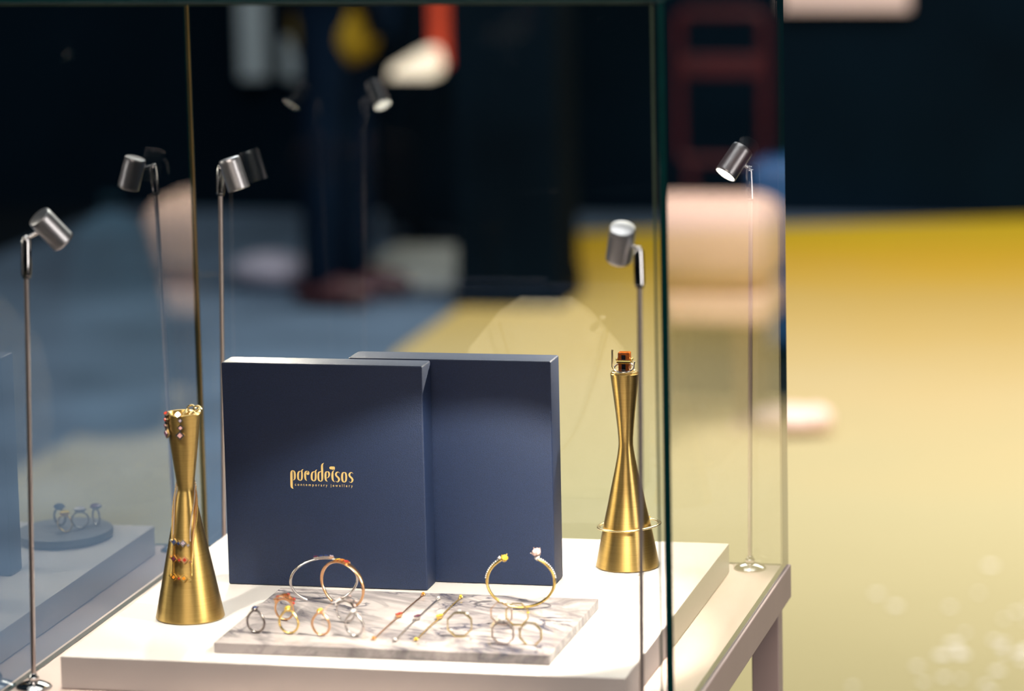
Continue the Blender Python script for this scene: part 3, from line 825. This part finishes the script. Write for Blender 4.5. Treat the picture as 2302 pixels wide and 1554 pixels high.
# rings on top of the right stand
ZR = ZT + 0.1862
t = thing('amber_ring', 'ring with a tall brown amber stone, on top of the right brass stand', 'ring', (SRx, SRy, ZR))
bm = bmesh.new(); box(bm, -0.0052, 0.0052, -0.0045, 0.0045, 0.0003, 0.0093, bev=0.0006, seg=1); obj('lower_stone', bm, M['g_amber'], t)
bm = bmesh.new(); box(bm, -0.0056, 0.0056, -0.0048, 0.0048, 0.0118, 0.0195, bev=0.0010, seg=2); obj('upper_stone', bm, M['g_amber'], t)
bm = bmesh.new(); box(bm, -0.0066, 0.0066, -0.0056, 0.0056, 0.0093, 0.0118, bev=0.0004, seg=1)
for s in (-1, 1):
    sphere(bm, (s * 0.0068, -0.002, 0.0125), 0.0014); sphere(bm, (s * 0.0068, 0.003, 0.0125), 0.0012)
obj('collar', bm, M['gold'], t)
bm = bmesh.new(); box(bm, -0.0019, 0.0019, -0.00485, -0.0046, 0.0128, 0.0172); obj('facet', bm, M['g_black'], t)
bm = bmesh.new(); box(bm, -0.0019, 0.0019, -0.0048, -0.00455, 0.0010, 0.0086); obj('facet', bm, M['g_black'], t)
t = thing('open_ring', 'silver open ring with two upright posts, leaning on the amber ring', 'ring', (SRx - 0.0005, SRy - 0.0008, ZR))
bm = bmesh.new()
pts = []
for i in range(49):
    a = 2 * pi * i / 48
    pts.append((0.0092 * cos(a), 0.0088 * sin(a), 0.0046 + 0.0032 * sin(a)))
sweep(bm, pts[:-1], 0.0008, closed=True, n=10, hgt=0.0010)
obj('band', bm, M['silver'], t, smooth=True)
bm = bmesh.new(); sweep(bm, [(-0.0088, -0.003, 0.003), (-0.0102, -0.0035, 0.006), (-0.0102, -0.0035, 0.0205), (-0.0100, -0.0035, 0.0220)], [0.0010, 0.0010, 0.0009, 0.0011], n=8); obj('post', bm, M['paleg'], t, smooth=True)
bm = bmesh.new(); sweep(bm, [(0.0082, -0.004, 0.0035), (0.0098, -0.0045, 0.006), (0.0112, -0.0045, 0.0115)], [0.0009, 0.0009, 0.0008], n=8); obj('post', bm, M['silver'], t, smooth=True)
bm = bmesh.new(); pts = [(0.0118 * cos(2 * pi * i / 40), 0.0112 * sin(2 * pi * i / 40), 0.0009) for i in range(40)]
sweep(bm, pts, 0.0010, closed=True, n=8, hgt=0.0007, up=(0, 0, 1))
tag(obj('gold_ring', bm, M['paleg'], loc=(SRx, SRy, ZR), smooth=True), 'flat gold ring lying on top of the right brass stand', 'ring')

# ------------------------------------------------------------------ rings on the marble
GR = 'rings on the marble slab'
def pear_pts(R, n=56):
    out = []
    for i in range(n):
        a = 2 * pi * i / n
        c = max(0, cos(a))
        out.append((R * sin(a) * (1 - 0.16 * c ** 2), 0, R + R * cos(a) + 0.0016 * c ** 3))
    return out
def solitaire(x, y, label, metal, stone, R=0.0090, rotz=radians(-17)):
    t = thing('solitaire_ring', label, 'ring', (x, y, ZS), rotz, GR)
    bm = bmesh.new(); pts = pear_pts(R)
    pts = [(p[0], p[1], p[2] + 0.0009) for p in pts]
    sweep(bm, pts, 0.00100, closed=True, n=10, hgt=0.0012, up=(0, 1, 0))
    obj('band', bm, metal, t, smooth=True)
    top = 2 * R + 0.0016
    ax = Vector((-0.25, -0.15, 1)).normalized(); RR = rot_to(ax)
    c = Vector((0, 0, top + 0.0012))
    bm = bmesh.new()
    lathe(bm, [(0.0012, -0.0014), (0.0026, 0.0004), (0.0034, 0.0018), (0.0031, 0.0021), (0.0025, 0.0012), (0, 0.0008)], n=20, T=Matrix.Translation(c) @ RR.to_4x4() @ Matrix.Diagonal((1.15, 1, 1, 1)), caps=False)
    obj('setting', bm, metal, t, smooth=True)
    bm = bmesh.new(); gemcut(bm, c + ax * 0.0020, 0.0027, 0.0034, RR, sx=1.1)
    obj('stone', bm, stone, t)
def cluster(x, y, label, metal, stone, seed):
    t = thing('cluster_ring', label, 'ring', (x, y, ZS), radians(-15), GR)
    R = 0.0093
    bm = bmesh.new(); sweep(bm, [(R * sin(2 * pi * i / 56), 0, R + 0.0010 + R * cos(2 * pi * i / 56)) for i in range(56)], 0.0009, closed=True, n=10, hgt=0.0010, up=(0, 1, 0))
    obj('band', bm, metal, t, smooth=True)
    rnd = random.Random(seed)
    for k, (a, dy, dr) in enumerate(((-52, .001, .0002), (-34, -.0016, .0012), (-22, .0012, .0020), (-6, -.0012, .0016), (8, .0018, .0026), (24, -.0010, .0012), (38, .0014, .0020), (50, -.0014, .0006))):
        ar = radians(a); rr = R + 0.0012 + dr
        c = Vector((rr * sin(ar), dy, R + 0.001 + rr * cos(ar)))
        Rm = Matrix.Rotation(ar, 3, 'Y') @ Matrix.Rotation(radians(rnd.uniform(-35, 35)), 3, 'Z')
        b2 = bmesh.new(); obox(b2, c, (0.0058, 0.0021, 0.0017), Rm)
        bar = obj('bar', b2, metal, t)
        if k in (1, 4, 6, 7):
            b2 = bmesh.new(); obox(b2, c + Rm @ Vector((0.0016, 0, 0.0008)), (0.0022, 0.0019, 0.0018), Rm)
            obj('stone', b2, stone, bar)
def octagon(x, y, label, metal, half_w=0.0010, R=0.0104, rotz=radians(-6), thick=0.0006, gap=False, pearl=None, stones=None):
    t = thing('octagon_ring', label, 'ring', (x, y, ZS), rotz, GR)
    ap = R * cos(pi / 8)
    pts = [(R * sin(radians(22.5 + 45 * k)), 0, ap + thick + R * cos(radians(22.5 + 45 * k))) for k in range(8)]
    bm = bmesh.new()
    if gap:
        order = [4, 5, 6, 7, 0, 1, 2, 3]
        sweep(bm, [pts[i] for i in order], thick, square=True, hgt=half_w, up=(0, 1, 0))
    else:
        sweep(bm, pts, thick * 1.06, closed=True, square=True, hgt=half_w, up=(0, 1, 0))
    obj('band', bm, metal, t)
    if pearl:
        b2 = bmesh.new(); sphere(b2, (-0.0012, 0, 2 * ap + 0.0035), pearl, (1, 1, 1), 18, 12); obj('pearl', b2, M['pearl'], t, smooth=True)
    for q, (ang, m) in enumerate(stones or []):
        a = radians(ang); c = Vector((ap * sin(a), 0, ap + thick + ap * cos(a) + 0.0011))
        b2 = bmesh.new(); gemcut(b2, c + Vector((0, 0, 0.0004)), 0.0014, 0.0022); obj('stone', b2, m, t)
solitaire(0.1573, 0.0676, 'blackened ring with a dark blue stone, leftmost on the marble', M['gun'], M['g_blue'])
solitaire(0.1870, 0.0687, 'yellow gold ring with a yellow stone, before the red cluster ring', M['gold'], M['g_yellow'], R=0.0094, rotz=radians(-12))
solitaire(0.2166, 0.0667, 'rose gold ring with a yellow stone, standing on its own mid left', M['rose'], M['g_yellow'], R=0.0091)
solitaire(0.2464, 0.0680, 'grey silver ring with a pale stone, before the silver cluster ring', M['silver'], M['g_white'], R=0.0091)
cluster(0.1694, 0.1143, 'rose gold ring crowned with bars and red stones', M['rose'], M['g_red'], 1)
cluster(0.2259, 0.1144, 'silver ring crowned with bars, under the two crossing bangles', M['silver'], M['g_morganite'], 2)
octagon(0.3376, 0.0813, 'wide silver octagon ring, leftmost of the octagon rings', M['paleg'], half_w=0.0021, R=0.0112, rotz=radians(10), stones=((0, M['g_white']), (40, M['g_white']), (-130, M['g_white'])))
octagon(0.3643, 0.1264, 'pale octagon ring with tiny white stones, under the gold open bangle', M['rosepale'], stones=((0, M['g_white']), (20, M['g_white'])))
octagon(0.3811, 0.0600, 'pale rose octagon ring topped with a pearl', M['rosepale'], pearl=0.0030)
octagon(0.3782, 0.1268, 'gold octagon ring overlapping behind the pearl ring', M['paleg'], rotz=radians(4), stones=((90, M['g_yellow']),))
octagon(0.4054, 0.0602, 'gold octagon ring open at the bottom, rightmost ring', M['gold'], gap=True)

# ------------------------------------------------------------------ bangles on the marble
def cuff(x, y, rotz, label, metal, stones):
    t = thing('cuff_bangle', label, 'bangle', (x, y, ZS), rotz, 'bangles')
    A, B, zc = 0.0302, 0.0206, 0.0177
    ts = radians(148)
    def P(a, o=0.0):
        return ((A + o) * sin(a), 0, zc + (B + o) * cos(a))
    z_end = P(ts)[2] - 0.0011
    for s in (-1, 1):
        bm = bmesh.new(); pts, W, H = [], [], []
        for i in range(45):
            u = i / 44; a = s * (radians(15) + (ts - radians(15)) * u)
            p = P(a); pts.append((p[0], p[1], p[2] - z_end + 0.0003))
            H.append(0.0030 - 0.0018 * min(1, u * 1.5)); W.append(0.0012)
        sweep(bm, pts, W, n=12, hgt=H, up=(0, 1, 0))
        obj('arm', bm, metal, t, smooth=True)
    bm = bmesh.new(); pts = []
    for i in range(13):
        p = P(radians(-15 + 30 * i / 12)); pts.append((p[0], p[1], p[2] - z_end + 0.0001))
    sweep(bm, pts, 0.0010, n=8, hgt=0.0024, up=(0, 1, 0)); obj('bridge', bm, metal, t, smooth=True)
    for k, (a, m, sz) in enumerate(stones):
        p = P(radians(a)); c = Vector((p[0], p[1], p[2] - z_end + 0.0014))
        Rm = Matrix.Rotation(radians(a * 0.8), 3, 'Y')
        b2 = bmesh.new(); obox(b2, c, (sz, sz * 1.1, 0.0022), Rm); fr = obj('square_setting', b2, metal, t)
        b2 = bmesh.new(); obox(b2, c + Rm @ Vector((0, 0, 0.0008)), (sz * 0.7, sz * 0.8, 0.0016), Rm); obj('stone', b2, m, fr)
cuff(0.1842, 0.1913, radians(20), 'silver cuff bangle with dark stones, the left of two crossing bangles', M['silver'],
     ((-13, M['g_violet'], 0.0042), (-4, M['g_blue'], 0.0052), (5, M['g_blue'], 0.0050), (14, M['g_lilac'], 0.0046)))
cuff(0.2054, 0.1774, radians(-36), 'rose gold cuff bangle with red stone, the right of two crossing bangles', M['rose'],
     ((-12, M['g_yellow'], 0.0046), (0, M['g_orange'], 0.0044), (12, M['g_red'], 0.0052)))
t = thing('open_bangle', 'yellow gold bangle standing open side up, with stones on both tips', 'bangle', (0.3683, 0.1857, ZS), radians(8), 'bangles')
A, B = 0.0302, 0.0238
def Pb(a, o=0.0):
    return Vector(((A + o) * sin(a), 0, B + 0.0016 + (B + o) * cos(a)))
bm = bmesh.new()
angs = [radians(33 + 294 * i / 90) for i in range(91)]
sweep(bm, [Pb(a) for a in angs], [0.0013] * 91, n=12, hgt=[0.0018] * 91, up=(0, 1, 0))
obj('band', bm, M['gold'], t, smooth=True)
for s in (1, -1):
    bm = bmesh.new()
    for k in range(12):
        sphere(bm, Pb(s * radians(36 + 4.2 * k), 0.0014), 0.00075, u=8, v=6)
    obj('stone_row', bm, M['g_white'], t, smooth=True)
def claw(c, r, h, metal, stone, par, tilt):
    R = rot_to(tilt)
    b2 = bmesh.new()
    for k in range(4):
        a = pi / 4 + k * pi / 2
        p0 = Vector(c) + R @ Vector((r * 0.45 * cos(a), r * 0.45 * sin(a), -h * 0.5)); p1 = Vector(c) + R @ Vector((r * 1.05 * cos(a), r * 1.05 * sin(a), h * 0.5))
        sweep(b2, [p0, (p0 + p1) / 2, p1], [0.0005, 0.0005, 0.0005], n=6)
    lathe(b2, [(r * 0.5, -h * 0.55), (r * 0.85, -h * 0.1), (r * 0.7, -h * 0.1), (0, -h * 0.4)], n=12, T=Matrix.Translation(Vector(c)) @ R.to_4x4(), caps=False)
    fr = obj('claw_setting', b2, metal, par, smooth=True)
    b2 = bmesh.new(); gemcut(b2, Vector(c) + R @ Vector((0, 0, h * 0.12)), r, h * 0.9, R); obj('stone', b2, stone, fr)
claw(Pb(radians(-33)) + Vector((0.0024, 0, 0.0010)), 0.0032, 0.0055, M['gold'], M['g_yellow'], t, (0.2, -0.5, 0.85))
claw(Pb(radians(-36)) + Vector((-0.0006, 0.0, 0.0018)), 0.0017, 0.003, M['silver'], M['g_white'], t, (-0.5, -0.3, 0.85))
claw(Pb(radians(33)) + Vector((-0.0012, 0, 0.0012)), 0.0024, 0.0042, M['silver'], M['g_white'], t, (-0.2, -0.5, 0.85))
claw(Pb(radians(33)) + Vector((-0.0018, 0.001, 0.0060)), 0.0044, 0.0066, M['rosepale'], M['g_morganite'], t, (-0.3, -0.6, 0.75))

# ------------------------------------------------------------------ three slim bracelets lying on the marble
def bracelet(xa, ya, xb, yb, xg, yg, label, metal, stone, endstone):
    t = thing('bracelet', label, 'bracelet', (xg, yg, ZS), group='slim bracelets on the marble slab')
    ax, ay, bx, by = xa - xg, ya - yg, xb - xg, yb - yg
    for (ex, ey) in ((ax, ay), (bx, by)):
        b2 = bmesh.new(); pts = [(ex * s, ey * s + 0.0, 0.0010 + 0.0006 * sin(pi * s)) for s in [0.035 + 0.93 * i / 60 for i in range(61)]]
        sweep(b2, pts, [0.00072 if i % 2 else 0.00056 for i in range(61)], n=8); obj('chain', b2, metal, t, smooth=True)
        d = Vector((ex, ey, 0)).normalized()
        b2 = bmesh.new()
        for k in range(4):
            a = pi / 4 + k * pi / 2
            sphere(b2, Vector((ex, ey, 0.0014)) + Vector((0.0016 * cos(a), 0.0016 * sin(a), 0)), 0.0009, u=8, v=6)
        sphere(b2, Vector((ex, ey, 0.0012)) - d * 0.0035, 0.0010, u=8, v=6)
        fr = obj('end_setting', b2, metal, t, smooth=True)
        b2 = bmesh.new(); gemcut(b2, (ex, ey, 0.0024), 0.0015, 0.0028); obj('stone', b2, endstone, fr)
    b2 = bmesh.new(); lathe(b2, [(0.0020, 0.0003), (0.0034, 0.0012), (0.0036, 0.0034), (0.0031, 0.0036), (0, 0.0030)], n=20, T=Matrix.Diagonal((0.85, 1.25, 1, 1)))
    fr = obj('bezel', b2, metal, t, smooth=True)
    for s in (-1, 1):
        b2 = bmesh.new(); sphere(b2, (0.0006 * s, 0.0019 * s, 0.0036), 0.0016, (1.5, 0.62, 0.5), 12, 8, R=Matrix.Rotation(0.5, 3, 'Z')); obj('stone', b2, stone, fr, smooth=True)
bracelet(0.2667, 0.0569, 0.2690, 0.2204, 0.2675, 0.1399, 'rose gold bracelet with red centre stone, leftmost of three', M['rose'], M['g_red'], M['g_orange'])
bracelet(0.2863, 0.0551, 0.2865, 0.2075, 0.2856, 0.1344, 'silver bracelet with dark centre stone, in the middle of three', M['silver'], M['g_violet'], M['g_white'])
bracelet(0.3039, 0.0592, 0.3054, 0.2153, 0.3048, 0.1388, 'yellow gold bracelet with yellow centre, rightmost of three', M['gold'], M['g_yellow'], M['g_yellow'])

# ------------------------------------------------------------------ behind the boxes: slate dish and bust, seen mirrored in the panes
bm = bmesh.new()
lathe(bm, [(0, 0.0004), (0.93, 0.0004), (1.0, 0.0022), (1.0, 0.0074), (0.985, 0.0085), (0, 0.0085)], n=48, T=Matrix.Diagonal((0.047, 0.056, 1, 1)))
tag(obj('slate_dish', bm, M['slate'], loc=(0.0720, 0.4450, ZT), smooth=True), 'oval dark slate dish behind the boxes, mirrored in the left pane', 'dish')
ZD = ZT + 0.0087
def dish_ring(x, y, label, metal, stone, r, rz):
    t = thing('cocktail_ring', label, 'ring', (x, y, ZD), rz, 'cocktail rings on the slate dish')
    R = 0.0082
    b2 = bmesh.new(); sweep(b2, [(R * sin(2 * pi * i / 40), 0, R + 0.001 + R * cos(2 * pi * i / 40)) for i in range(40)], 0.0009, closed=True, n=8, hgt=0.0012, up=(0, 1, 0)); obj('band', b2, metal, t, smooth=True)
    b2 = bmesh.new(); lathe(b2, [(0.002, 2 * R), (r, 2 * R + 0.003), (r * 0.8, 2 * R + 0.0034), (0, 2 * R + 0.003)], n=16, caps=False); obj('setting', b2, metal, t, smooth=True)
    b2 = bmesh.new(); gemcut(b2, (0, 0, 2 * R + 0.0040), r * 0.9, 0.005); obj('stone', b2, stone, t)
dish_ring(0.0812, 0.4583, 'ring with dark stone on the slate dish, mirrored at its left end', M['gun'], M['g_black'], 0.0061, 0.5)
dish_ring(0.0655, 0.4302, 'gold ring with yellow stone near the front of the slate dish', M['gold'], M['g_yellow'], 0.0054, 0.2)
dish_ring(0.0560, 0.4480, 'silver ring with pale stone in the middle of the slate dish', M['silver'], M['g_white'], 0.0068, -0.3)
dish_ring(0.0447, 0.4632, 'ring with dark violet stone on the slate dish, mirrored at its right end', M['silver'], M['g_violet'], 0.0065, 0.8)

t = thing('necklace_bust', 'cream necklace bust behind the plain navy box, mirrored in the back pane', 'bust', (0.29, 0.365, ZT))
bm = bmesh.new()
outl = [(-0.088, 0.0), (0.080, 0.0), (0.083, 0.05), (0.083, 0.095), (0.080, 0.147), (0.045, 0.188), (0.024, 0.2035), (-0.030, 0.2035), (-0.050, 0.190), (-0.084, 0.150), (-0.096, 0.10), (-0.096, 0.05)]
prism(bm, outl, -0.004, 0.010, lambda u, v, d: Vector((u * 0.99 - 0.0125, d, v + 0.0005)))
obj('board', bm, M['cream'], t)
bm = bmesh.new(); box(bm, -0.07, 0.05, 0.0102, 0.034, 0.0004, 0.006, bev=0.001)
obj('base', bm, M['cream'], t)
t = thing('gold_necklace', 'fine gold necklace hung on the cream bust, mirrored in the back pane', 'necklace', (0.29, 0.3796, ZT))
bm = bmesh.new(); pts = []
for i in range(61):
    s = -1 + 2 * i / 60
    pts.append((0.058 * s - 0.004, 0.0012, 0.045 + 0.135 * abs(s) ** 1.7))
sweep(bm, pts, [0.0009 if i % 2 else 0.0006 for i in range(61)], n=7); obj('chain', bm, M['gold'], t, smooth=True)
bm = bmesh.new(); sphere(bm, (0.047, 0.003, 0.186), 0.0032); obj('clasp_bead', bm, M['pearl'], t, smooth=True)
bm = bmesh.new(); gemcut(bm, (-0.004, 0.003, 0.043), 0.005, 0.005, rot_to((0, 1, 0))); obj('pendant', bm, M['g_white'], t)

# ------------------------------------------------------------------ four chrome spotlights in the corners
def spotlight(label, foot, top, joint, head, axis, aim, size, watts, blend=0.25):
    t = thing('spotlight', label, 'spotlight', (foot[0], foot[1], TT), group='chrome stem spotlights in the case corners')
    def W(p):
        return Vector((p[0] - foot[0], p[1] - foot[1], p[2] + ZT - TT))
    bm = bmesh.new()
    lathe(bm, [(0.0155, 0.0004), (0.0158, 0.0012), (0.0140, 0.0030), (0.0090, 0.0052), (0.0050, 0.0062), (0.0, 0.0062)], n=36)
    obj('base', bm, M['chrome'], t, smooth=True)
    bm = bmesh.new(); lathe(bm, [(0.0030, 0.0062), (0.0046, 0.0072), (0.0048, 0.0095), (0.0034, 0.0108), (0.0030, 0.0125), (0.0024, 0.0130)], n=24)
    obj('collar', bm, M['chrome'], t, smooth=True)
    bm = bmesh.new(); sweep(bm, [(0, 0, 0.012), W(top) * 0.5 + Vector((0, 0, 0.006)), W(top)], 0.0021, n=16)
    obj('rod', bm, M['rod'], t, smooth=True)
    jt = W(joint); tp = W(top)
    bm = bmesh.new(); sweep(bm, [tp - Vector((0, 0, 0.001)), tp + Vector((0, 0, 0.0012)), tp + Vector((0, 0, 0.0018)), jt - Vector((0, 0, 0.0035)), jt - Vector((0, 0, 0.0008)), jt], [0.0034, 0.0036, 0.0044, 0.0044, 0.0038, 0.0020], n=24)
    obj('socket', bm, M['chrome'], t, smooth=True)
    hd = W(head); ax = Vector(axis).normalized()
    kn = bmesh.new(); sphere(kn, jt - Vector((0, 0, 0.0005)), 0.0032, u=16, v=10); sweep(kn, [jt - Vector((0, 0, 0.0004)), jt * 0.6 + hd * 0.4 + Vector((0, 0, 0.001)), jt * 0.35 + hd * 0.65], 0.0017, n=10)
    obj('knuckle', kn, M['chrome'], t, smooth=True)
    T = Matrix.Translation(hd) @ rot_to(ax).to_4x4() @ Matrix.Scale(0.91, 4)
    bm = bmesh.new()
    lathe(bm, [(0, -0.0176), (0.0098, -0.0176), (0.0112, -0.0170), (0.0118, -0.0154), (0.0119, -0.0135), (0.0121, 0.0150), (0.0122, 0.0172), (0.0118, 0.0178), (0.0111, 0.0176), (0.0108, 0.0150), (0, 0.0150)], n=48, T=T)
    hobj = obj('head', bm, M['alu'], t, smooth=True)
    bm = bmesh.new(); lathe(bm, [(0, 0.0152), (0.0104, 0.0152), (0.0104, 0.0166), (0.0080, 0.0172), (0, 0.0174)], n=32, T=T)
    obj('lens', bm, M['lens'], hobj, smooth=True)
    l = bpy.data.lights.new('spot_beam', 'SPOT'); l.energy = watts; l.color = (1.0, 0.90, 0.74)
    l.spot_size = radians(size); l.spot_blend = blend; l.shadow_soft_size = 0.004
    lo = bpy.data.objects.new('spot_beam', l); link(lo, t)
    a2 = Vector(aim).normalized()
    lo.location = hd + ax * 0.0170
    lo.rotation_euler = a2.to_track_quat('-Z', 'Y').to_euler()
    return t
spotlight('chrome spotlight at the front left corner, before the brass stand', (-0.0252, 0.0, 0), (-0.0157, 0.0, 0.333), (-0.0147, 0.0, 0.3665), (0.0043, 0.010, 0.3735), (0.017, 0.016, -0.026), (0.18, 0.08, -0.98), 70, 7)
spotlight('chrome spotlight at the front right corner, before the right brass stand', (0.5140, 0.0, 0), (0.5177, 0.0, 0.333), (0.5172, 0.0, 0.3640), (0.5009, 0.008, 0.3676), (-0.0068, 0.015, -0.0296), (-0.42, 0.39, -0.85), 64, 24, 0.30)
spotlight('chrome spotlight at the back left corner, behind the printed box', (-0.0165, 0.525, 0), (-0.0086, 0.528, 0.333), (-0.0074, 0.528, 0.3615), (0.0108, 0.513, 0.3562), (0.0090, 0.001, -0.030), (0.45, -0.36, -0.82), 96, 8)
spotlight('chrome spotlight at the back right corner, its lit lens showing', (0.5172, 0.528, 0), (0.5215, 0.528, 0.333), (0.5208, 0.528, 0.3632), (0.5075, 0.520, 0.3712), (-0.0162, -0.016, -0.0258), (-0.46, -0.46, -0.76), 94, 14)
